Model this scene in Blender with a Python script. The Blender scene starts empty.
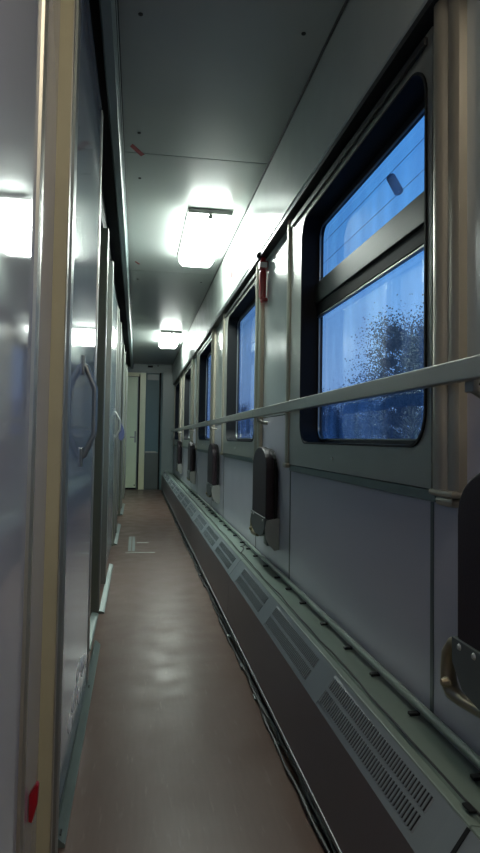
import bpy, bmesh, math, random
from mathutils import Vector, Matrix
random.seed(7)
scene = bpy.context.scene
C = scene.collection

# ------------------------------------------------------------------ camera
W, H, F = 480, 853, 640.0
CX, CY = 240.0, 411.0                       # principal point
d = Vector(((137-CX)/F, -(438-CY)/F, -1)).normalized()
a = .016
u = Vector((a, 1, (a*d.x + d.y)/(-d.z))).normalized()
r = d.cross(u)
R = Matrix((r, d, u))                       # world = R @ cam
cam_data = bpy.data.cameras.new('camera')
cam = bpy.data.objects.new('camera', cam_data); C.objects.link(cam)
m = R.to_4x4(); m.translation = Vector((0, 0, .9)); cam.matrix_world = m
cam_data.sensor_fit = 'VERTICAL'; cam_data.sensor_height = 36
cam_data.lens = 36*F/H
cam_data.shift_y = (CY - H/2)/H
cam_data.clip_start = .02; cam_data.clip_end = 500
scene.camera = cam

# ------------------------------------------------------------------ world, exposure
scene.view_settings.view_transform = 'Standard'
scene.view_settings.look = 'None'
scene.view_settings.gamma = 1
scene.view_settings.use_curve_mapping = False
scene.view_settings.exposure = 0.0
LAMP = 45.0          # diffuser of the ceiling lights
LAMP_BACK = 19.0      # the weak warm lamp behind the camera
wd = bpy.data.worlds.new('dusk'); scene.world = wd; wd.use_nodes = True
nt = wd.node_tree; nt.nodes.clear()
tc = nt.nodes.new('ShaderNodeTexCoord'); sx = nt.nodes.new('ShaderNodeSeparateXYZ')
cr = nt.nodes.new('ShaderNodeValToRGB'); bg = nt.nodes.new('ShaderNodeBackground'); ow = nt.nodes.new('ShaderNodeOutputWorld')
nt.links.new(tc.outputs['Generated'], sx.inputs[0]); nt.links.new(sx.outputs['Z'], cr.inputs[0])
nt.links.new(cr.outputs[0], bg.inputs[0]); nt.links.new(bg.outputs[0], ow.inputs[0])
el = cr.color_ramp.elements
el[0].position = 0.0; el[0].color = (.30, .48, .86, 1)
el[1].position = .55; el[1].color = (.07, .32, .85, 1)
e = el.new(.12); e.color = (.29, .54, .94, 1)
e = el.new(.32); e.color = (.12, .42, .93, 1)
bg.inputs[1].default_value = 1.15

# ------------------------------------------------------------------ materials
MATS = {}
def mat(name, col, rough=.4, metal=0.0, var=.0, vscale=6.0, bump=0.0, bscale=40.0, coat=0.0, stretch=(1,1,1), rvar=0.0, emis=None, estr=0, spec=.5):
    mt = bpy.data.materials.new(name); mt.use_nodes = True; MATS[name] = mt
    n = mt.node_tree.nodes; l = mt.node_tree.links; p = n['Principled BSDF']
    p.inputs['Base Color'].default_value = (*col, 1); p.inputs['Roughness'].default_value = rough
    p.inputs['Metallic'].default_value = metal; p.inputs['Specular IOR Level'].default_value = spec
    p.inputs['Coat Weight'].default_value = coat; p.inputs['Coat Roughness'].default_value = .05
    g = n.new('ShaderNodeNewGeometry'); mp = n.new('ShaderNodeMapping'); mp.inputs['Scale'].default_value = stretch
    l.new(g.outputs['Position'], mp.inputs[0])
    t = n.new('ShaderNodeTexNoise'); t.inputs['Scale'].default_value = vscale; t.inputs['Detail'].default_value = 6
    l.new(mp.outputs[0], t.inputs['Vector'])
    if var > 0:
        mx = n.new('ShaderNodeMix'); mx.data_type = 'RGBA'
        mx.inputs['A'].default_value = (*[c*(1-var) for c in col], 1); mx.inputs['B'].default_value = (*[min(1, c*(1+var)) for c in col], 1)
        l.new(t.outputs['Fac'], mx.inputs['Factor']); l.new(mx.outputs['Result'], p.inputs['Base Color'])
    if rvar > 0:
        mr = n.new('ShaderNodeMapRange'); mr.inputs['To Min'].default_value = max(.01, rough-rvar); mr.inputs['To Max'].default_value = rough+rvar
        mr.inputs['From Min'].default_value = .3; mr.inputs['From Max'].default_value = .7
        l.new(t.outputs['Fac'], mr.inputs['Value']); l.new(mr.outputs[0], p.inputs['Roughness'])
    if bump > 0:
        b = n.new('ShaderNodeBump'); b.inputs['Strength'].default_value = bump; b.inputs['Distance'].default_value = .002
        t2 = n.new('ShaderNodeTexNoise'); t2.inputs['Scale'].default_value = bscale
        l.new(mp.outputs[0], t2.inputs['Vector']); l.new(t2.outputs['Fac'], b.inputs['Height']); l.new(b.outputs[0], p.inputs['Normal'])
    if emis:
        p.inputs['Emission Color'].default_value = (*emis, 1); p.inputs['Emission Strength'].default_value = estr
    return mt

ceil_m   = mat('ceiling_paint', (.38, .41, .39), .33, var=.04, rvar=.03)
cove_m   = mat('cove_paint', (.42, .46, .43), .21, var=.05, rvar=.04)
wall_m   = mat('wall_laminate', (.38, .43, .42), .20, var=.04, vscale=3, rvar=.04)
lower_m  = mat('lower_wall_laminate', (.41, .41, .47), .35, var=.04, vscale=4, rvar=.05)
panel_m  = mat('left_panel_lacquer', (.40, .39, .42), .06, var=.03, bump=.0)
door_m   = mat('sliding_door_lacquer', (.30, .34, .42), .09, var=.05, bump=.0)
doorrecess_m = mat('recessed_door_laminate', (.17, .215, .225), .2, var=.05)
silver_m = mat('brushed_aluminium', (.55, .56, .53), .37, .9, var=.10, vscale=20, stretch=(1,1,.05), rvar=.08)
dull_m   = mat('dull_metal', (.30, .315, .29), .38, .75, var=.12, vscale=20, stretch=(1,1,.08))
bronze_m = mat('bronze_anodised', (.37, .345, .275), .37, .55, var=.12, vscale=25, stretch=(1,1,.04), rvar=.08)
yellow_m = mat('ochre_post_paint', (.37, .335, .21), .45, var=.12, vscale=10)
olive_m  = mat('olive_post_paint', (.17, .185, .14), .36, var=.08)
black_m  = mat('black_rubber', (.008, .009, .010), .62, spec=.15)
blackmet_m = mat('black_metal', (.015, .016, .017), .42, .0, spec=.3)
mull_m   = mat('mullion_metal', (.035, .04, .03), .42, .1, spec=.3, var=.25, vscale=20, stretch=(.3,.3,3))
frame_m  = mat('window_frame_metal', (.34, .35, .31), .34, .55, var=.08, vscale=8)
rail_m   = mat('rail_metal', (.34, .34, .30), .36, .7, var=.06, vscale=12)
heater_m = mat('heater_top_paint', (.165, .195, .21), .36, var=.10, vscale=8)
heaterf_m = mat('heater_front_paint', (.15, .14, .15), .36, var=.12, vscale=6)
tray_m   = mat('tray_paint', (.16, .21, .18), .38, var=.16, vscale=12)
duct_m   = mat('duct_black', (.01, .01, .01), .8)
vinyl_m  = mat('seat_vinyl', (.016, .009, .013), .5, var=.2, bump=.15, bscale=180, spec=.3)
brk_m    = mat('bracket_grey', (.10, .12, .12), .38, .4, var=.1)
tab_m    = mat('bracket_light_metal', (.32, .33, .31), .4, .6, var=.1)
brass_m  = mat('brass_tube', (.32, .27, .18), .3, .8, var=.15)
red_m    = mat('red_plastic', (.30, .008, .014), .3)
redtape_m = mat('red_tape', (.26, .008, .012), .5)
pinkink_m = mat('faded_red_ink', (.75, .06, .07), .5)
blue_m   = mat('blue_cloth', (.06, .075, .17), .8)
sill_m   = mat('aluminium_sill', (.16, .205, .19), .42, .5, var=.12, vscale=14)
white_m  = mat('white_scuff', (.92, .92, .9), .6)
cream_m  = mat('cream_door', (.66, .76, .54), .3, var=.04)
creamp_m = mat('cream_pilaster', (.72, .74, .50), .25, var=.05)
bluegl_m = mat('grey_blue_panel', (.10, .17, .19), .42, spec=.3)
header_m = mat('header_paint', (.20, .25, .25), .35)
lampfr_m = mat('lamp_frame_metal', (.16, .17, .16), .4, .6)
diff_m   = mat('lamp_diffuser', (.85, .9, .87), .3, emis=(.90, 1.0, .93), estr=LAMP)
diffw_m  = mat('lamp_diffuser_warm', (.85, .8, .7), .3, emis=(1.0, .88, .74), estr=LAMP_BACK)
bark_m   = mat('bark', (.02, .022, .03), .9)
leaf_m   = mat('leaves', (.010, .014, .026), 1.0, spec=0)
ground_m = mat('dusk_ground', (.05, .06, .08), .95, var=.3, vscale=1)
cable_m  = mat('cable_black', (.012, .013, .012), .45)
wire_m   = mat('wire_dark', (.03, .03, .04), .6)

def floor_mat():
    mt = mat('linoleum', (.12, .08, .06), .36, spec=.09)
    n = mt.node_tree.nodes; l = mt.node_tree.links; p = n['Principled BSDF']
    g = n.new('ShaderNodeNewGeometry')
    def noise(scale, st, det=6):
        mp = n.new('ShaderNodeMapping'); mp.inputs['Scale'].default_value = st; l.new(g.outputs['Position'], mp.inputs[0])
        t = n.new('ShaderNodeTexNoise'); t.inputs['Scale'].default_value = scale; t.inputs['Detail'].default_value = det
        l.new(mp.outputs[0], t.inputs['Vector']); return t.outputs['Fac']
    A = noise(3.5, (1.4, .5, 1)); B = noise(30, (3, .3, 1)); S = noise(14, (4, .6, 1), 10)
    mx = n.new('ShaderNodeMix'); mx.data_type = 'RGBA'
    mx.inputs['A'].default_value = (.094, .060, .047, 1); mx.inputs['B'].default_value = (.125, .083, .066, 1)
    l.new(A, mx.inputs['Factor'])
    m2 = n.new('ShaderNodeMix'); m2.data_type = 'RGBA'; m2.blend_type = 'MULTIPLY'; m2.inputs['Factor'].default_value = .12
    l.new(mx.outputs['Result'], m2.inputs['A'])
    c2 = n.new('ShaderNodeValToRGB'); c2.color_ramp.elements[0].position = .38; c2.color_ramp.elements[1].position = .6
    c2.color_ramp.elements[0].color = (.55, .52, .5, 1)
    l.new(B, c2.inputs[0]); l.new(c2.outputs[0], m2.inputs['B'])
    # pale scuffs
    c3 = n.new('ShaderNodeValToRGB'); c3.color_ramp.elements[0].position = .62; c3.color_ramp.elements[1].position = .78
    l.new(S, c3.inputs[0])
    m3 = n.new('ShaderNodeMix'); m3.data_type = 'RGBA'; m3.inputs['B'].default_value = (.15, .105, .085, 1)
    l.new(m2.outputs['Result'], m3.inputs['A']); l.new(c3.outputs[0], m3.inputs['Factor'])
    l.new(m3.outputs['Result'], p.inputs['Base Color'])
    mr = n.new('ShaderNodeMapRange'); mr.inputs['From Min'].default_value = .35; mr.inputs['From Max'].default_value = .65
    mr.inputs['To Min'].default_value = .285; mr.inputs['To Max'].default_value = .40
    l.new(noise(7, (1, 1, 1)), mr.inputs['Value']); l.new(mr.outputs[0], p.inputs['Roughness'])
    b = n.new('ShaderNodeBump'); b.inputs['Strength'].default_value = .10; b.inputs['Distance'].default_value = .002
    l.new(noise(45, (1, .8, 1), 2), b.inputs['Height']); l.new(b.outputs[0], p.inputs['Normal'])
    return mt
floor_m = floor_mat()

def glass_mat():
    mt = bpy.data.materials.new('window_glass'); mt.use_nodes = True
    n = mt.node_tree.nodes; l = mt.node_tree.links; n.clear()
    o = n.new('ShaderNodeOutputMaterial'); tr = n.new('ShaderNodeBsdfTransparent'); gl = n.new('ShaderNodeBsdfGlossy')
    tr.inputs[0].default_value = (.93, .95, .97, 1); gl.inputs['Roughness'].default_value = .015
    # reflectance of the pane, the same from either side: .05 + .9*(1-|cos|)^5
    gg = n.new('ShaderNodeNewGeometry'); dt = n.new('ShaderNodeVectorMath'); dt.operation = 'DOT_PRODUCT'
    l.new(gg.outputs['Incoming'], dt.inputs[0]); l.new(gg.outputs['Normal'], dt.inputs[1])
    def mth(op, a_, b_=None):
        q = n.new('ShaderNodeMath'); q.operation = op
        if isinstance(a_, (int, float)): q.inputs[0].default_value = a_
        else: l.new(a_, q.inputs[0])
        if b_ is not None: q.inputs[1].default_value = b_ if isinstance(b_, (int, float)) else 0
        if b_ is not None and not isinstance(b_, (int, float)): l.new(b_, q.inputs[1])
        return q.outputs[0]
    sch = mth('ADD', mth('MULTIPLY', mth('POWER', mth('SUBTRACT', 1.0, mth('ABSOLUTE', dt.outputs['Value'])), 5.0), .9), .05)
    mx = n.new('ShaderNodeMixShader'); l.new(sch, mx.inputs[0]); l.new(tr.outputs[0], mx.inputs[1]); l.new(gl.outputs[0], mx.inputs[2])
    # a film of dirt and old condensation that lets the dusk light through, softly
    tl = n.new('ShaderNodeBsdfTranslucent'); tl.inputs[0].default_value = (.55, .68, .95, 1)  # blue tint paints bluish dusk haze into the film, over the trees outside
    m2 = n.new('ShaderNodeMixShader')
    g = n.new('ShaderNodeNewGeometry'); mp = n.new('ShaderNodeMapping'); mp.inputs['Scale'].default_value = (1, 1.5, .5); l.new(g.outputs['Position'], mp.inputs[0])
    t = n.new('ShaderNodeTexNoise'); t.inputs['Scale'].default_value = 5; t.inputs['Detail'].default_value = 8; l.new(mp.outputs[0], t.inputs['Vector'])
    mr = n.new('ShaderNodeMapRange'); mr.inputs['From Min'].default_value = .35; mr.inputs['From Max'].default_value = .7
    mr.inputs['To Min'].default_value = .05; mr.inputs['To Max'].default_value = .22; l.new(t.outputs['Fac'], mr.inputs['Value'])
    l.new(mr.outputs[0], m2.inputs[0]); l.new(mx.outputs[0], m2.inputs[1]); l.new(tl.outputs[0], m2.inputs[2])
    l.new(m2.outputs[0], o.inputs[0]); return mt
glass_m = glass_mat()

# ------------------------------------------------------------------ mesh helpers (all in world coordinates)
class B:
    def __init__(s): s.bm = bmesh.new()
    def _merge(s, b2):
        me = bpy.data.meshes.new('t'); b2.to_mesh(me); b2.free(); s.bm.from_mesh(me); bpy.data.meshes.remove(me); return s
    def box(s, x0, y0, z0, x1, y1, z1, bev=0, seg=2):
        b = bmesh.new(); bmesh.ops.create_cube(b, size=1)
        for v in b.verts: v.co = Vector(((x0+x1)/2+v.co.x*(x1-x0), (y0+y1)/2+v.co.y*(y1-y0), (z0+z1)/2+v.co.z*(z1-z0)))
        if bev: bmesh.ops.bevel(b, geom=b.edges[:], offset=bev, segments=seg, affect='EDGES', profile=.5)
        return s._merge(b)
    def prism(s, pts, axis, a0, a1, bev=0):
        """closed polygon pts (two coords), extruded along axis 'x','y' or 'z'"""
        b = bmesh.new()
        f = {'x': lambda p, q: (q, p[0], p[1]), 'y': lambda p, q: (p[0], q, p[1]), 'z': lambda p, q: (p[0], p[1], q)}[axis]
        A = [b.verts.new(f(p, a0)) for p in pts]; Bv = [b.verts.new(f(p, a1)) for p in pts]
        b.faces.new(A); b.faces.new(Bv[::-1]); n = len(pts)
        for i in range(n): b.faces.new((A[i], Bv[i], Bv[(i+1) % n], A[(i+1) % n]))
        bmesh.ops.recalc_face_normals(b, faces=b.faces[:])
        if bev: bmesh.ops.bevel(b, geom=b.edges[:], offset=bev, segments=2, affect='EDGES', profile=.5)
        return s._merge(b)
    def tube(s, pts, rad, seg=10, closed=False):
        b = bmesh.new(); pts = [Vector(p) for p in pts]; rings = []; n = len(pts)
        up = None
        for i, p in enumerate(pts):
            t = (pts[min(i+1, n-1)] - pts[max(i-1, 0)]).normalized()
            if up is None:
                up = t.orthogonal().normalized()
            up = (up - t*up.dot(t)).normalized(); v = t.cross(up)
            rr = rad[i] if isinstance(rad, (list, tuple)) else rad
            rings.append([b.verts.new(p + (up*math.cos(k*2*math.pi/seg) + v*math.sin(k*2*math.pi/seg))*rr) for k in range(seg)])
        for i in range(n-1):
            for k in range(seg): b.faces.new((rings[i][k], rings[i][(k+1) % seg], rings[i+1][(k+1) % seg], rings[i+1][k]))
        b.faces.new(rings[0][::-1]); b.faces.new(rings[-1])
        bmesh.ops.recalc_face_normals(b, faces=b.faces[:])
        return s._merge(b)
    def plate(s, outer, holes, x0, x1):
        """plate in the YZ plane between x0 and x1; outer and holes are lists of (y,z) loops"""
        b = bmesh.new(); es = []
        for lp in [outer]+holes:
            vs = [b.verts.new((x0, y, z)) for y, z in lp]
            es += [b.edges.new((vs[i], vs[(i+1) % len(vs)])) for i in range(len(vs))]
        bmesh.ops.triangle_fill(b, use_beauty=True, edges=es)
        g = bmesh.ops.extrude_face_region(b, geom=b.faces[:])
        for v in g['geom']:
            if isinstance(v, bmesh.types.BMVert): v.co.x = x1
        bmesh.ops.recalc_face_normals(b, faces=b.faces[:])
        return s._merge(b)
    def done(s, name, m, parent=None, origin=None, smooth=True):
        me = bpy.data.meshes.new(name)
        if parent is not None:
            org = Vector((0, 0, 0)); q = parent
            while q is not None: org += Vector(q.location); q = q.parent
        elif origin is not None: org = Vector(origin)
        else:
            xs = [v.co for v in s.bm.verts]
            org = Vector(((min(c.x for c in xs)+max(c.x for c in xs))/2, (min(c.y for c in xs)+max(c.y for c in xs))/2, min(c.z for c in xs)))
        for v in s.bm.verts: v.co -= org
        s.bm.to_mesh(me); s.bm.free()
        if smooth:
            me.polygons.foreach_set('use_smooth', [True]*len(me.polygons)); me.set_sharp_from_angle(angle=math.radians(32))
        me.materials.append(m)
        o = bpy.data.objects.new(name, me); C.objects.link(o)
        if smooth and len(me.polygons) < 3000:
            wn = o.modifiers.new('weighted_normal', 'WEIGHTED_NORMAL'); wn.keep_sharp = True; wn.weight = 90
        if parent is not None: o.parent = parent
        else: o.location = org
        return o

def rr(y0, z0, y1, z1, rad, seg=8):
    """rounded rectangle loop"""
    out = []
    for (cy, cz, a0) in ((y1-rad, z1-rad, 0), (y0+rad, z1-rad, 90), (y0+rad, z0+rad, 180), (y1-rad, z0+rad, 270)):
        for k in range(seg+1):
            t = math.radians(a0+90*k/seg); out.append((cy+rad*math.cos(t), cz+rad*math.sin(t)))
    return out
def rect(y0, z0, y1, z1): return [(y0, z0), (y1, z0), (y1, z1), (y0, z1)]

def tag(o, label=None, cat=None, group=None, kind=None):
    if label: o['label'] = label
    if cat: o['category'] = cat
    if group: o['group'] = group
    if kind: o['kind'] = kind
    return o
def S(o, label=None):
    return tag(o, label, None, None, 'structure')
def empty(name, loc, label=None, cat=None, group=None, kind=None):
    o = bpy.data.objects.new(name, None); o.empty_display_size = .05; C.objects.link(o); o.location = loc
    return tag(o, label, cat, group, kind)
def copy_tree(o, parent=None):
    c = o.copy(); C.objects.link(c)
    if parent is not None: c.parent = parent
    for ch in [x for x in bpy.data.objects if x.parent == o and x is not c]: copy_tree(ch, c)
    return c

P = 2.1                     # bay length
YB, YE = -2.6, 11.4         # the corridor runs from behind the camera to the far partition
ZC = 2.21

# ================================================================== LARGE STRUCTURE
S(B().box(-1.0, YB, -.06, .78, YE+.3, 0).done('floor', floor_m), 'brown scuffed linoleum floor of the carriage corridor')

# ceiling: panels with open seams above dark battens
ce = empty('ceiling', ((.25, 0, ZC)), 'glossy grey painted ceiling panels of the corridor', kind='structure')
seams = [2.93 + P*(k-3) for k in range(8)]
ys = [YB] + [s for s in seams if YB < s < YE] + [YE]
for i in range(len(ys)-1):
    B().box(-.088, ys[i]+.003, ZC, .587, ys[i+1]-.003, ZC+.02, .0015).done('ceiling_panel', ceil_m, ce)
B().box(-.9, YB, ZC+.022, .78, YE+.3, ZC+.06).done('ceiling_backing', blackmet_m, ce)
for (x, y) in ((-.019, 1.95), (-.021, 2.73), (-.016, 3.215), (-.025, 5.295), (-.03, 7.4), (.50, 1.95), (.50, 5.29)):
    B().tube([(x, y, ZC+.004), (x, y, ZC-.003)], [.009, .007], 10).done('screw_head', blackmet_m, ce)

# cove along the window side
co = B()
co.prism([(.587, ZC), (.600, 1.868), (.606, 1.862), (.612, 1.868), (.600, ZC)], 'y', YB, YE, 0)
S(co.done('trim_1', cove_m), 'pale grey cove panel running along above the windows')
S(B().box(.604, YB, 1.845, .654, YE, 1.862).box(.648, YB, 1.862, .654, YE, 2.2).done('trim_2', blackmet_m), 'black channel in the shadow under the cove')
S(B().prism([(.592, 2.212), (.586, 2.196), (.581, 2.198), (.583, 2.212)], 'y', YB, YE).done('trim_3', blackmet_m), 'dark joint strip between ceiling and cove')

# wall_right: outer shell with five window openings, laminate panels in front of it
W0, W1 = 1.31, 2.625
OY0, OY1 = 1.332, 2.44        # window frame of the first bay
holes = [rect(OY0-.012+P*k, .87, OY1+.015+P*k, 1.80) for k in range(-1, 5)]
wr = empty('wall_right', (.7, 0, 0), 'window side wall of pale grey laminate panels', kind='structure')
B().plate(rect(YB, 0, YE+.3, 2.25), holes, .656, .722).done('outer_shell', blackmet_m, wr, smooth=False)
for k in range(-1, 6):
    yb = P*k
    # lower panel under each window, from seam to seam
    B().box(.647, max(YB, W0+yb+.033), .10, .656, min(YE, W1+yb+.034), .770, .0012).done('lower_panel', lower_m, wr) if W0+yb < YE-.3 else None
    y0, y1 = W1+yb+.042, W0+yb+P+.025
    y0, y1 = max(y0, YB), min(y1, YE)
    if y1 > y0+.05:
        B().box(.647, y0, .10, .656, y1, 1.012, .0012).done('pier_lower_panel', lower_m, wr)
        B().box(.647, y0, 1.016, .656, y1, 1.85, .0012).done('pier_upper_panel', wall_m, wr)
        for yy in (y0-.004, y1+.004):
            B().box(.6455, yy-.013, .29, .6525, yy+.003, .77, .001).done('seam_strip', brk_m, wr)

# ---------------------------------------------------------------- windows (template bay 0, then copies)
def make_window(hopper=True, name='window_1'):
    w = empty(name, (.70, 2.0, .80), kind='structure')
    w['label'] = 'corridor window with rounded metal frame and black rubber surround'
    q0, q1 = OY0, OY1
    hole = rr(q0, .888, q1, 1.775, .085, 10)
    fr = B().plate(rect(W0, .80, W1, 1.832), [hole], .632, .647).done('window_frame', frame_m, w)
    B().plate(rr(q0-.0002, .8878, q1+.0002, 1.7752, .085, 10), [rr(q0+.006, .894, q1-.006, 1.769, .080, 10)], .627, .70).done('rubber_reveal', black_m, w)
    B().plate(rect(q0-.01, .875, q1+.012, 1.795), [rr(q0+.03, .908, q1-.02, 1.742, .05, 8)], .700, .712).done('sash', blackmet_m, w)
    B().plate(rr(q0+.027, .905, q1-.017, 1.745, .05, 8), [rr(q0+.031, .909, q1-.021, 1.741, .046, 8)], .696, .702).done('sash_bead', dull_m, w)
    B().box(.7135, q0-.01, .88, .7165, q1+.015, 1.44 if hopper else 1.79).done('lower_pane' if hopper else 'pane', glass_m, w, smooth=False)
    if hopper:
        B().box(.680, q0+.012, 1.438, .706, q1-.012, 1.518, .004).done('mullion', mull_m, w)
        B().box(.688, q0+.012, 1.392, .708, q1-.012, 1.438, .002).done('mullion_seal', black_m, w)
        B().box(.690, q0+.03, 1.384, .704, q1-.02, 1.3915, .002).done('glazing_bead', silver_m, w)
        B().box(.7135, q0-.01, 1.45, .7165, q1+.015, 1.79).done('upper_pane', glass_m, w, smooth=False)
    B().box(.640, q0+.007, .872, .700, q1-.007, .884, .003).done('drip_ledge', sill_m, w)
    # sill strip below the frame
    B().box(.636, W0-.01, .772, .650, W1+.02, .797, .003).done('sill_strip', sill_m, w)
    B().tube([(.634, 2.02, .843), (.629, 2.02, .843)], .006, 10).box(.627, 2.008, .8415, .630, 2.032, .8445).done('frame_screw', silver_m, w)
    # dark blind box across the top of the frame
    B().box(.622, W0+.02, 1.800, .6325, W1-.02, 1.822, .004).done('blind_rail', blackmet_m, w)
    # bronze guide posts on both sides
    n = W0
    pr = [(.650, n-.126), (.630, n-.126), (.624, n-.118), (.622, n-.104), (.625, n-.090), (.629, n-.086), (.629, n-.080),
          (.622, n-.074), (.616, n-.066), (.614, n-.054), (.615, n-.042), (.620, n-.032), (.627, n-.026), (.650, n-.026)]
    g = B(); g.prism(pr, 'z', .80, 1.846); po = g.done('guide_post', bronze_m, w)
    B().box(.612, n-.128, .790, .650, n-.024, .804, .006).box(.618, n-.115, .770, .650, n-.04, .792, .010).done('post_foot', bronze_m, po)
    n = W1
    pr = [(.650, n+.004), (.628, n+.004), (.622, n+.016), (.620, n+.030), (.624, n+.044), (.631, n+.050), (.650, n+.052)]
    g = B(); g.prism(pr, 'z', .80, 1.846); po = g.done('guide_post', bronze_m, w)
    B().box(.616, n-.0, .785, .650, n+.056, .806, .006).done('post_foot', bronze_m, po)
    return w
win = make_window()
ordw = ['nearest large window with dusk sky and bare trees behind the glass', 'second window from the camera, seen at a steep angle past the red hammer',
        'third window along the corridor, dark narrow opening', 'fourth window along the corridor, narrow dark slot', 'last window before the end partition']
win['label'] = ordw[0]
for k in range(1, 5):
    if k == 1: fixed = w = make_window(False, 'window_2')
    else: w = copy_tree(fixed); w.name = 'window_%d' % (k+1)
    w.location.y = 2.0+P*k; w['label'] = ordw[k]

# ---------------------------------------------------------------- left side: near panel, posts, doors
wl = empty('wall_left', (-.2, 0, 0), 'compartment side wall with recesses, posts and dark header', kind='structure')
# near lacquered panel, very slightly turned from the corridor axis
def yawed(o, deg, py):
    o.rotation_euler.z = math.radians(deg)
NA = math.radians(.65)
def nx(y): return -.152 - math.tan(NA)*(y-.95)*1
g = B(); g.prism([(nx(YB), YB), (nx(1.165), 1.165), (nx(1.165)-.02, 1.165), (nx(YB)-.02, YB)], 'z', 0, ZC); g.done('near_panel', panel_m, wl)
g = B(); g.prism([(-.1525, .945), (-.1475, .947), (-.146, .955), (-.1475, .963), (-.1500, .966), (-.1475, .969), (-.1475, .984), (-.1525, .986)], 'z', 0, ZC); g.done('panel_strip', bronze_m, wl)

def make_post(x0, x1, y, zt, front, side, ylen, parent):
    o = B().box(x0, y, 0.0, x1, y+.012, zt, .001).done('door_post', front, parent)
    # grooved side casing
    c = B(); c.prism([(x0, y+.012), (x1-.001, y+.012), (x1-.001, y+.035), (x1-.006, y+.038), (x1-.006, y+.05), (x1+.002, y+.055), (x1+.003, y+.075), (x1-.001, y+.085),
                      (x1-.012, y+.088), (x1-.012, y+ylen), (x0, y+ylen)], 'z', 0, zt)
    c.done('post_casing', side, o)
    return o
make_post(-.175, -.1305, 1.165, ZC, yellow_m, dull_m, .24, wl)
B().box(-.1317, 1.1635, 0, -.1297, 1.1775, ZC, .0005).done('post_edge', bronze_m, wl)
for k in range(1, 5):
    y = 3.36 + P*(k-1)
    make_post(-.235, -.174, y, 1.99, olive_m, dull_m, .10, wl)
    B().box(-.178, y-.002, .02, -.170, y+.05, 1.99, .003).done('post_edge', dull_m, wl)
    # second, narrower post after the doorway
    B().box(-.200, y+.60, .02, -.166, y+.66, 1.985, .006).done('inner_post', dull_m, wl)
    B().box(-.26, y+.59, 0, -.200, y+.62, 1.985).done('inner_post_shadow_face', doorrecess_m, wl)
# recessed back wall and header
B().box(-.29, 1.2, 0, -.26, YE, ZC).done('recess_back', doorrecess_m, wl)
B().box(-.26, 2.62, 2.0, -.200, YE, ZC).done('header_box', black_m, wl)
# valance below the ceiling
v = B(); v.prism([(-.134, ZC+.015), (-.134, 2.125), (-.128, 2.118), (-.100, 2.118), (-.094, 2.126), (-.090, 2.15), (-.086, ZC+.0), (-.086, ZC+.015)], 'y', 1.42, YE)
S(v.done('trim_4', header_m), 'grey-green valance strip at the left edge of the ceiling')
S(B().box(-.20, 1.42, 2.155, -.136, YE, ZC+.01).done('trim_5', black_m), 'black strip standing in for the shade in the gap above the sliding doors')  # shade of the open gap above the doors, put in as a black strip
S(B().box(-.0925, 1.42, 2.150, -.0885, YE, 2.156).box(-.0895, 1.42, 2.19, -.0845, YE, ZC).done('trim_6', blackmet_m), 'dark line along the valance')

def handle(parent, x, y, z0, z1, out, m=silver_m):
    zm0, zm1 = z0+.035, z1-.035
    h = B().tube([(x+.003, y, z1-.03), (x+.010, y, z1-.034), (x+out, y, z1-.095), (x+out, y, z1-.105), (x+out, y, z0+.105), (x+out, y, z0+.095), (x+.010, y, z0+.034), (x+.003, y, z0+.03)], .0085, 12).done('door_handle', m, parent)
    B().box(x-.002, y-.012, z1-.055, x+.006, y+.012, z1, .003).box(x-.002, y-.012, z0, x+.006, y+.012, z0+.055, .003).done('handle_plate', m, h)
    return h
def make_door(n, y0, y1, x, z1, hx, m):
    dr = empty('door_%d' % n, (x, (y0+y1)/2, 0), kind='structure')
    t = math.tan(math.radians(.3)); c = (y0+y1)/2
    g = B(); g.prism([(x+(y0-c)*t, y0), (x+(y1-c)*t, y1), (x-.03, y1), (x-.03, y0)], 'z', .03, z1); g.done('door_panel', m, dr)
    xe = x+(y1-c)*t
    B().box(xe-.03, y1, .03, xe+.003, y1+.05, z1, .002).done('door_edge', silver_m, dr)
    B().box(xe-.03, y1+.052, .03, xe-.002, y1+.075, z1-.02, .002).done('edge_seal', black_m, dr)
    if hx: handle(dr, x+(hx-c)*t, hx, .815 if n == 1 else .87, 1.135, .036 if n == 1 else .046, silver_m if m is not door_m else dull_m)
    return dr
d1 = make_door(1, 1.41, 2.36, -.158, 2.105, 1.88, door_m); d1['label'] = 'nearest glossy grey-blue sliding door with a bent metal handle'
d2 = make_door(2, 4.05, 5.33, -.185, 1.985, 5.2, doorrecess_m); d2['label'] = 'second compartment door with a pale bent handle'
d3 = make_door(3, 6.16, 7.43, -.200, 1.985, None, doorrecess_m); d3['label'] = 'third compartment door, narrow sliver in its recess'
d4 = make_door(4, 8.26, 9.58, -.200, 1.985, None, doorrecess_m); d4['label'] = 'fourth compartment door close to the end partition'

# floor sills on the left
g = B(); g.prism([(-.162, 0), (-.162, .022), (-.156, .026), (-.142, .012), (-.136, .008), (-.136, 0)], 'y', 1.485, 2.87)
S(g.done('trim_7', sill_m), 'long worn aluminium floor strip at the foot of the nearest door')
S(B().prism([(-.205, 0), (-.205, .02), (-.178, .012), (-.172, .006), (-.172, 0)], 'y', 2.80, 3.36).done('trim_8', sill_m), 'short aluminium floor strip beside the olive post')
for k, yy in enumerate((3.38, 5.5, 7.6)):
    S(B().prism([(-.172, 0), (-.172, .016), (-.150, .010), (-.144, .006), (-.144, 0)], 'y', yy, yy+1.25).done('trim_%d' % (9+k), sill_m), 'aluminium floor strip further along the compartment side')
for yy in (2.35, 1.50):
    S(B().box(-.1505, yy, .0175, -.146, yy+.02, .0205).done('trim_20' if yy > 2 else 'trim_21', black_m), 'dark fixing on the long floor strip')

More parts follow.
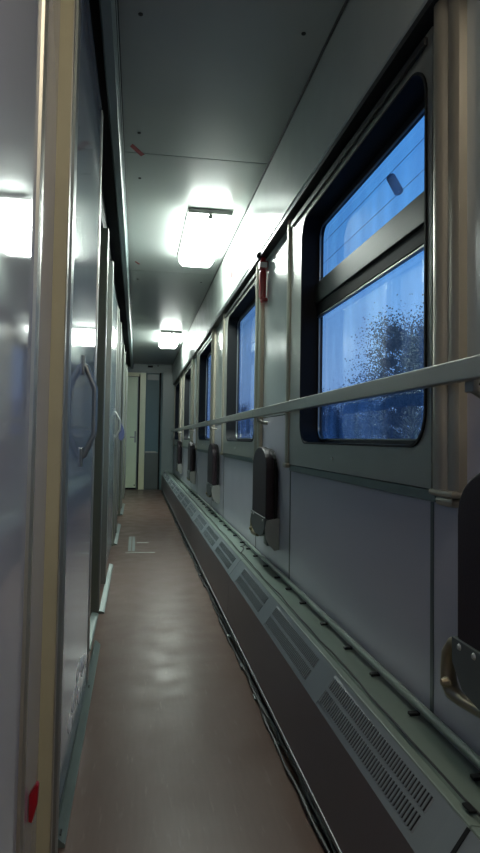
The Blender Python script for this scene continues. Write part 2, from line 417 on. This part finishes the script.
# ---------------------------------------------------------------- end partition
Y = YE
we = empty('wall_front', (.1, Y, 0), 'end partition of the corridor with cream pilaster', kind='structure')
B().box(-.9, Y, 2.055, .78, Y+.06, ZC+.02).done('header', header_m, we)
B().box(-.9, Y+.05, 0, .78, Y+.09, 2.06).done('partition_backing', header_m, we)
B().box(.035, Y-.005, .0, .135, Y+.05, 2.055, .006).done('pilaster', creamp_m, we)
B().box(.012, Y-.004, .0, .034, Y+.05, 2.03, .004).done('door_jamb', duct_m, we)
B().box(-.26, Y-.004, 1.985, .034, Y+.05, 2.055, .004).done('door_lintel', creamp_m, we)
B().box(.138, Y+.012, .66, .372, Y+.05, 2.05, .002).done('grey_blue_panel', bluegl_m, we)
B().box(.160, Y+.009, 1.93, .360, Y+.013, 2.03, .001).done('panel_label_strip', header_m, we)
B().box(.128, Y-.006, .645, .340, Y+.012, .668, .003).done('panel_ledge', dull_m, we)
B().box(.138, Y+.012, 0, .372, Y+.05, .64, .002).done('lower_grey_panel', brk_m, we)
B().box(.374, Y-.05, 0, .400, Y+.05, 2.055, .003).done('dark_door_edge', black_m, we)
B().box(.400, Y-.03, 0, .425, Y+.05, 2.055, .003).done('glossy_blue_edge', bluegl_m, we)
B().box(.425, Y-.10, 0, .640, Y+.05, 2.055, .01).done('corner_casing', header_m, we)
B().box(.16, Y-.008, 2.15, .25, Y+.002, 2.185, .003).done('vent', black_m, we)
B().tube([(.34, Y-.01, 2.185), (.34, Y+.004, 2.185)], .013, 10).done('screw_head', black_m, we)
de = empty('door_5', (-.12, Y, 0), 'pale green end door with dark lever handle', kind='structure')
B().box(-.26, Y+.006, .03, -.006, Y+.05, 1.975, .006).done('door_leaf', cream_m, de)
B().box(-.26, Y+.002, .0, .0, Y+.05, .028).done('threshold', black_m, de)
hd = B().box(-.045, Y-.004, .82, -.018, Y+.008, 1.02, .003).done('handle_plate', dull_m, de)
B().box(-.125, Y-.03, .905, -.022, Y-.016, .922, .004).box(-.038, Y-.03, .905, -.024, Y, .922, .003).done('lever', dull_m, hd)
B().tube([(-.03, Y-.01, .075), (-.03, Y+.01, .075)], .012, 8).done('door_stop', black_m, de)

# wall behind the camera, closing the corridor
S(B().box(-.9, YB-.04, 0, .78, YB, ZC).done('wall_back', header_m), 'rear partition behind the camera')

# ================================================================== THINGS
# ceiling lights
def make_light(y, dm, label):
    L = empty('ceiling_light', (.385, y, ZC), label, 'ceiling light', 'ceiling lights along the corridor')
    x0, x1, ln = .262, .508, .93
    B().box(x0-.006, y-.004, ZC-.014, x1+.006, y+ln+.01, ZC-.0005, .002).done('base_frame', lampfr_m, L)
    g = B(); g.prism([(x0, ZC-.014), (x0+.006, ZC-.060), (x0+.030, ZC-.085), (x1-.030, ZC-.085), (x1-.006, ZC-.060), (x1, ZC-.014)], 'y', y+.004, y+ln, .004)
    g.done('diffuser', dm, L)
    B().box(x0-.004, y-.010, ZC-.030, x1+.004, y+.003, ZC-.002, .003).done('end_bar', lampfr_m, L)
    B().tube([((x0+x1)/2, y+.006, ZC-.044), ((x0+x1)/2, y-.006, ZC-.044)], [.013, .015], 12).done('screw', lampfr_m, L)
    return L
l1 = make_light(3.58, diff_m, 'nearest lit rectangular ceiling light with bright white diffuser')
l2 = make_light(3.58+4.2, diff_m, 'farther lit ceiling light, the small one near the end door')
l3 = make_light(3.58-4.2, diffw_m, 'dim warm ceiling light overhead, above the camera')

# handrail
hr = empty('handrail', (.58, 5, 1.03), 'long metal handrail running along the window wall in front of all windows', 'handrail')
B().box(.570, YB+.1, 1.012, .592, 10.95, 1.052, .004).done('rail_bar', rail_m, hr)
for k in range(-1, 6):
    y = 1.06+P*k if k else 1.075
    if k > 4: continue
    B().box(.590, y-.016, .992, .603, y+.016, 1.017, .003).tube([(.598, y, 1.0), (.615, y, .990), (.635, y, .985), (.648, y, .985)], .009, 8).done('rail_bracket', rail_m, hr)
    if k > 0: B().box(.569, y-.012, 1.012, .595, y+.012, 1.054, .003).done('rail_joint', dull_m, hr)
B().tube([(.582, 10.93, 1.033), (.595, 10.98, 1.03), (.65, 11.0, 1.02)], .014, 8).done('rail_end', rail_m, hr)

# folding seats
def make_seat():
    s = empty('folding_seat', (.647, .935, .43))
    yn, yf = .765, 1.108
    def arch(y0, y1, z0, z1, rad):
        pts = [(y0, z0), (y1, z0)]
        for k in range(13):
            t = math.pi*k/12; pts.append(((y0+y1)/2+(y1-y0)/2*math.cos(t), z1-rad+rad*math.sin(t)))
        return pts
    g = B(); g.prism(arch(yn, yf, .540, .868, .095), 'x', .583, .622, .009); g.done('seat_pad', vinyl_m, s)
    g = B(); g.prism(arch(yn+.008, yf-.008, .52, .86, .09), 'x', .6225, .638, .002); g.done('seat_back_board', black_m, s)
    pl = B(); pl.prism([(yn+.005, .546), (yn+.005, .500), (yn+.03, .470), (yn+.10, .450), (yf-.10, .448), (yf-.03, .462), (yf+.006, .500), (yf+.008, .546)], 'x', .5785, .6225, .002)
    pl = pl.done('hinge_plate', brk_m, s)
    for yy, zz in ((yf-.022, .535), (yf-.072, .535), (yn+.04, .53)):
        B().tube([(.579, yy, zz), (.5755, yy, zz)], [.007, .004], 10).done('rivet', silver_m, pl)
    # tubular hinge hook on the far side
    B().tube([(.606, yf-.006, .530), (.604, yf+.018, .530), (.602, yf+.042, .520), (.600, yf+.058, .498), (.600, yf+.062, .470), (.599, yf+.058, .446), (.599, yf+.040, .430), (.600, yf+.010, .428), (.604, yf-.06, .432)],
             [.009, .012, .014, .0145, .0145, .016, .015, .012, .010], 12).tube([(.578, yf+.046, .448), (.590, yf+.046, .448)], [.006, .012], 10).done('hinge_tube', brass_m, s)
    B().box(.596, yn+.03, .415, .640, yn+.105, .465, .006).done('support_block', brk_m, s)
    g = B(); g.prism([(.580, .50), (.588, .535), (.646, .548), (.646, .405), (.625, .40), (.600, .425), (.584, .455)], 'y', yn-.012, yn-.002, .002); g.done('wall_tab', tab_m, s)
    return s
seat = make_seat()
sl = ['nearest folded black tip-up seat with brass hinge, cut by the photo edge', 'folded tip-up seat with dark pad below the red hammer', 'third folded tip-up seat, mid corridor under the handrail',
      'fourth folded tip-up seat, small maroon pad', 'farthest folded tip-up seat by the end partition']
tag(seat, sl[0], 'folding seat', 'folding seats along the window wall')
for k in range(1, 5):
    c = copy_tree(seat); c.location.y += P*k; c['label'] = sl[k]

# heater covers with slotted grilles
PA, PB = Vector((.442, 0, .262)), Vector((.496, 0, .334))     # lower and upper edge of the sloping panel
sl_len = (PB-PA).length
def slope_pt(t, y, off=0):
    n = Vector((-(PB-PA).z, 0, (PB-PA).x)).normalized()
    p = PA + (PB-PA)*t + n*off; return (p.x, y, p.z)
def make_heater(y0, y1, grilles, label, slots=True):
    h = empty('heater_cover', (.5, (y0+y1)/2, 0), label, 'heater', 'heater covers below the windows')
    g = B(); g.prism([(.436, .050), (.434, .060), (PA.x, PA.z), (PA.x+.006, PA.z), (.442, .060), (.446, .050)], 'y', y0+.002, y1-.002)
    g.done('front_panel', heaterf_m, h)
    B().box(.431, y0+.002, .046, .437, y1-.002, .058, .002).done('bottom_edge', heater_m, h)
    # sloping panel: a grid whose slot cells are left out
    b = bmesh.new(); T = [0, .15, .47, .56, .86, 1.0]
    def quad(t0, t1, a, c):
        v = [b.verts.new(slope_pt(t, y)) for t, y in ((t0, a), (t0, c), (t1, c), (t1, a))]; b.faces.new(v)
    cuts = [y0+.002]
    for (ga, gb) in grilles:
        n = 46; st = (gb-ga)/n
        quad(0, 1, cuts[-1], ga)
        quad(T[0], T[1], ga, gb); quad(T[2], T[3], ga, gb); quad(T[4], T[5], ga, gb)
        for (t0, t1) in ((T[1], T[2]), (T[3], T[4])):
            for i in range(n):
                quad(t0, t1, ga+st*i, ga+st*(i+.40))
            # slot openings between the slats stay free
        cuts.append(gb)
    quad(0, 1, cuts[-1], y1-.002)
    bmesh.ops.remove_doubles(b, verts=b.verts[:], dist=1e-5)
    bmesh.ops.solidify(b, geom=b.faces[:], thickness=.0022)
    o = B(); o.bm.free(); o.bm = b; o.done('grille_panel', heater_m, h, smooth=False)
    g = B(); g.prism([slope_pt(.05, 0, -.012)[::2], slope_pt(.98, 0, -.012)[::2], slope_pt(.98, 0, -.02)[::2], slope_pt(.05, 0, -.02)[::2]], 'y', y0+.004, y1-.004)
    g.done('duct_lining', duct_m, h)
    g = B(); g.prism([(PB.x-.001, PB.z-.003), (PB.x+.001, PB.z+.003), (PB.x+.004, PB.z+.004), (PB.x+.020, PB.z+.001), (PB.x+.020, PB.z-.003)], 'y', y0+.002, y1-.002)
    g.done('top_flange', tray_m, h)
    return h
GR = lambda s: [(1.00+.66*k, 1.54+.66*k) for k in range(3)]
hl = ['nearest heater cover section with curved end seam in the photo corner', 'heater cover section under the nearest window, three slotted grilles', 'heater cover section below the second window',
      'heater cover section below the third window', 'heater cover section below the fourth window', 'last heater cover section before the end partition']
make_heater(-1.1, .90, [(-.98, -.44), (-.32, .22)], hl[0])
y = .90
for k in range(5):
    y0 = .90+P*k; y1 = min(y0+P, 11.3)
    make_heater(y0, y1, [(y0+.095+.66*j, y0+.63+.66*j) for j in range(3)], hl[k+1])
# curved end cap over the joint of the first two covers
g = B(); g.prism([slope_pt(-.02, 0, .001)[::2], slope_pt(1.0, 0, .001)[::2], slope_pt(1.0, 0, .004)[::2], slope_pt(-.02, 0, .004)[::2]], 'y', .894, .902)
tag(g.done('cover_joint_strip', black_m), 'thin dark joint strip across the heater cover in the bottom right corner', 'joint strip')

# cable tray behind the covers and the pipe along the wall
g = B(); g.prism([(.517, .330), (.521, .3365), (.526, .3365), (.530, .318), (.592, .298), (.612, .296), (.6455, .289), (.6455, .284), (.545, .285), (.519, .305)], 'y', YB+.02, 11.3)
tag(g.done('cable_tray', tray_m), 'worn green-grey metal tray between heater covers and wall', 'cable tray')
pp = empty('heating_pipe', (.632, 4.5, .30), 'thin grey pipe lying along the foot of the window wall', 'pipe')
B().tube([(.632, YB+.1, .3165), (.632, 11.2, .3165)], .0085, 10).done('pipe_run', tray_m, pp)
yy = .40
while yy < 11:
    B().box(.606, yy-.008, .2985, .630, yy+.008, .3055, .002).done('pipe_clip', black_m, pp); yy += .24 + .03*math.sin(yy*7)
# loose thin cable lying in the tray
pts = []
yy = .92
while yy < 9.5:
    pts.append((.523+.002*math.sin(yy*9)+.001*math.sin(yy*31), yy, .3395+.0015*math.sin(yy*17))); yy += .05
tag(B().tube(pts, .0022, 6).done('thin_cable', cable_m), 'thin dark cable lying along the heater tray lip', 'cable')
pts = [(.53+.07*t+.01*math.sin(t*9), 3.2+.35*t, .334+.010*math.sin(t*6)) for t in [i/14 for i in range(15)]]
tag(B().tube(pts, .003, 6).done('loose_cable_end', cable_m), 'loose dark cable end curling across the tray beside the second seat', 'cable')
# clip at the joint
tag(B().box(.510, .925, .3395, .522, .950, .344, .0015).done('black_clip', black_m), 'small black clip on the heater edge near the bottom right corner', 'clip')

# toe space below the covers: dark strip with cables
S(B().box(.450, YB, 0, .480, 11.3, .09).done('baseboard_right', black_m), 'dark toe space below the heater covers')
def lumpy(x, z, rad, ph, name, label):
    pts = []; rs = []; yy = .3; i = 0
    while yy < 11:
        pts.append((x+.004*math.sin(yy*5+ph)+.002*math.sin(yy*23+ph), yy, z+.003*math.sin(yy*8+ph))); rs.append(rad*(1+.25*math.sin(yy*40+ph)+.2*math.sin(yy*13))); yy += .035
    tag(B().tube(pts, rs, 8).done(name, cable_m), label, 'cable')
lumpy(.440, .0135, .008, 0, 'floor_cable', 'thick lumpy black cable on the floor under the heater covers')
lumpy(.428, .008, .005, 2, 'floor_cable', 'thinner black cable lying outermost beside the brown floor')
for k in range(26):
    yy = .9+.33*k+random.uniform(-.08, .08)
    tag(B().box(.421, yy, .0005, .447, yy+random.uniform(.015, .05), .004+random.uniform(.004, .012), .002).done('cable_clamp', brk_m if k % 3 else sill_m),
        'small dark clamp holding the cable under the heater covers', 'clamp', 'clamps along the floor cable')

# emergency hammer on the pier panel
hm = empty('emergency_hammer', (.62, 3.22, 1.60), 'red emergency hammer hanging high on the wall between the first two windows', 'emergency hammer')
B().box(.604, 3.195, 1.625, .640, 3.235, 1.775, .012).done('hammer_grip', red_m, hm)
B().tube([(.624, 3.215, 1.77), (.624, 3.215, 1.86)], [.014, .012], 10).done('hammer_shaft', red_m, hm)
B().tube([(.588, 3.215, 1.850), (.598, 3.215, 1.852), (.640, 3.215, 1.862), (.645, 3.215, 1.862)], [.005, .019, .019, .008], 10).done('hammer_head', black_m, hm)
B().box(.602, 3.190, 1.780, .647, 3.242, 1.82, .006).done('holder_clip', red_m, hm)
B().box(.615, 3.195, 1.612, .647, 3.24, 1.63, .004).done('holder_foot', red_m, hm)
B().box(.603, 3.186, 1.785, .640, 3.1898, 1.812, .001).done('paper_seal', white_m, hm)

# red seal on the yellow post, lower left
rd = B(); rd.prism([(-.1525, .345), (-.142, .362), (-.1385, .358), (-.1395, .330), (-.147, .302), (-.1525, .305)], 'y', 1.052, 1.066, .002)
tag(rd.done('red_reflector', red_m), 'small shiny red tag fixed low on the glossy left panel beside the ochre post', 'tag')
# red tape marks on ceiling
def tape(x, y, s, label, rot=.6):
    c, q = math.cos(rot), math.sin(rot)
    pts = [(x+c*u_-q*v_, y+q*u_+c*v_) for u_, v_ in ((-s, -s*.16), (s*.8, -s*.22), (s, s*.18), (-s*.7, s*.2))]
    tag(B().prism(pts, 'z', ZC-.0014, ZC-.0002).done('red_tape_mark', redtape_m), label, 'tape mark', 'red tape marks on the ceiling')
tape(-.030, 2.90, .062, 'larger torn red tape mark at the nearest ceiling seam', 1.1)
tape(-.028, 4.80, .045, 'smaller red tape mark further along near the lit ceiling light', 1.2)
# faded red scribble on the cove
g = B()
for i in range(3):
    pts = [(.5925, 4.05+.06*i+.03*math.sin(t*6), 2.02+.05*math.cos(t*5+i)-.01*i) for t in [j/8 for j in range(9)]]
    g.tube(pts, .0022, 5)
tag(g.done('red_scribble', pinkink_m), 'faded red hand scribble on the bright cove above the second window', 'scribble')
# white peeling patches at the foot of the first door
for k, (yy, zz, s) in enumerate(((1.76, .15, .022), (1.80, .13, .018), (1.86, .165, .026), (1.93, .17, .02), (1.99, .20, .028), (2.06, .20, .018), (2.14, .17, .03), (2.22, .155, .02), (2.03, .115, .022))):
    pts = [(yy+s*(1.2+.5*random.random())*math.cos(t), zz+s*(.8+.5*random.random())*math.sin(t)) for t in [j*math.pi/4 for j in range(8)]]
    xd = -.158+(yy-1.885)*math.tan(math.radians(.3))
    tag(B().prism(pts, 'x', xd+.0002, xd+.0012).done('peeled_sticker_scrap', white_m), 'white torn sticker scrap at the foot of the nearest sliding door', 'sticker scrap', 'white sticker scraps low on the nearest door')
# blue cloth hanging from the far handle
g = B(); g.prism([(-.150, 1.045), (-.142, 1.050), (-.112, .985), (-.100, .95), (-.102, .90), (-.125, .875), (-.146, .89)], 'y', 5.225, 5.255, .006)
tag(g.done('blue_cloth', blue_m), 'small blue cloth hanging behind the pale handle of the second compartment door', 'cloth')
# metal repair strips on the floor
fs = B().box(-.050, 5.2, .0002, -.028, 5.95, .002).box(-.018, 5.2, .0002, .004, 5.95, .002)
S(fs.done('trim_30', sill_m), 'two short metal repair strips set in the floor')
S(B().box(.02, 5.60, .0002, .12, 5.64, .0015).box(-.07, 5.12, .0002, .16, 5.15, .0015).done('trim_31', dull_m), 'thin cross strips beside the floor repair')

# ================================================================== OUTSIDE
S(B().box(.9, -60, -1.3, 160, 220, -1.2).done('ground', ground_m), 'dark trackside ground outside the windows')
def make_tree(x, y, h, label, seed):
    rnd = random.Random(seed)
    t = empty('bare_tree', (x, y, -1.2), label, 'tree', 'trees outside the nearest window')
    tr = B(); tr.tube([(x, y, -1.2), (x+.1, y, h*.25-1.2), (x-.1, y+.1, h*.6-1.2), (x, y, h*.9-1.2)], [.16, .13, .08, .02], 8)
    tips = []
    for i in range(95):
        z = -1.2+h*rnd.uniform(.06, .80); an = rnd.uniform(0, 6.28); ln = h*rnd.uniform(.15, .36)*(1.2-(z+1.2)/h)
        q = (x+ln*math.cos(an), y+ln*math.sin(an), z+ln*.9)
        tr.tube([(x, y, z), ((x+q[0])/2, (y+q[1])/2, z+ln*.35), q], [.04, .03, .01], 5); tips.append(q)
    tr.done('trunk', bark_m, t)
    b = bmesh.new()
    for q in tips:                                  # dense twiggy cores inside the crown
        rad = h*rnd.uniform(.014, .028); g0 = len(b.verts)
        bmesh.ops.create_icosphere(b, subdivisions=2, radius=rad, matrix=Matrix.Translation((q[0]*.75+x*.25, q[1]*.75+y*.25, q[2]-.15*h*.3)))
        b.verts.ensure_lookup_table()
        for v in b.verts[g0:]: v.co += Vector((rnd.gauss(0, 1), rnd.gauss(0, 1), rnd.gauss(0, 1)))*rad*.3
    for i in range(24000):
        q = rnd.choice(tips); s = h*.055
        c = Vector((q[0]+rnd.gauss(0, s), q[1]+rnd.gauss(0, s), q[2]+rnd.gauss(0, s*.95)-.2)); z_ = rnd.uniform(.022, .05)
        n = Vector((rnd.gauss(0, 1), rnd.gauss(0, 1), rnd.gauss(0, 1))).normalized(); p1 = n.orthogonal().normalized()*z_; p2 = n.cross(p1)
        b.faces.new([b.verts.new(c+p1), b.verts.new(c+p2), b.verts.new(c-p1), b.verts.new(c-p2*.8)])
    o = B(); o.bm.free(); o.bm = b; f = o.done('foliage', leaf_m, t, smooth=False)
    return t
spots = [(11, 24.5, 7.8), (15.5, 32, 7.6), (10.5, 36.5, 5.4), (15.5, 44, 6.4), (10.5, 48, 5.4), (15, 57, 6.0), (10.5, 64, 6.0)]
names = ['tall bushy tree at the right of the nearest window', 'full tree in the middle right of the nearest window', 'lower tree in the middle of the nearest window', 'tree at the left middle of the nearest window',
         'small tree at the left of the nearest window', 'distant tree at the far left of the nearest window', 'farthest low tree beside the left window edge']
for i, (x, y, h) in enumerate(spots): make_tree(x, y, h, names[i], 10+i)

# overhead line with insulators
def wire(x, z, label):
    tag(B().tube([(x, yy, z+.0*yy) for yy in (-20, 20, 60, 140)], .010, 6).done('overhead_wire', wire_m), label, 'wire')
wire(7.5, 8.28, 'lower thin overhead wire crossing the sky in the nearest window')
wire(7.5, 9.15, 'upper thin overhead wire crossing the sky in the nearest window')
iso = B()
for i in range(7):
    t = i/6; q = Vector((7.5, 17.75+.55*t, 8.36+.62*t)); dv = Vector((0, .55, .62)).normalized()
    iso.tube([q-dv*.022, q-dv*.004, q+dv*.004, q+dv*.022], [.03, .15, .15, .03], 10)
iso.tube([(7.5, 17.70, 8.30), (7.5, 18.35, 9.05)], .025, 6)
tag(iso.done('line_insulator', wire_m), 'dark string of insulator discs hanging between the overhead wires', 'insulator')
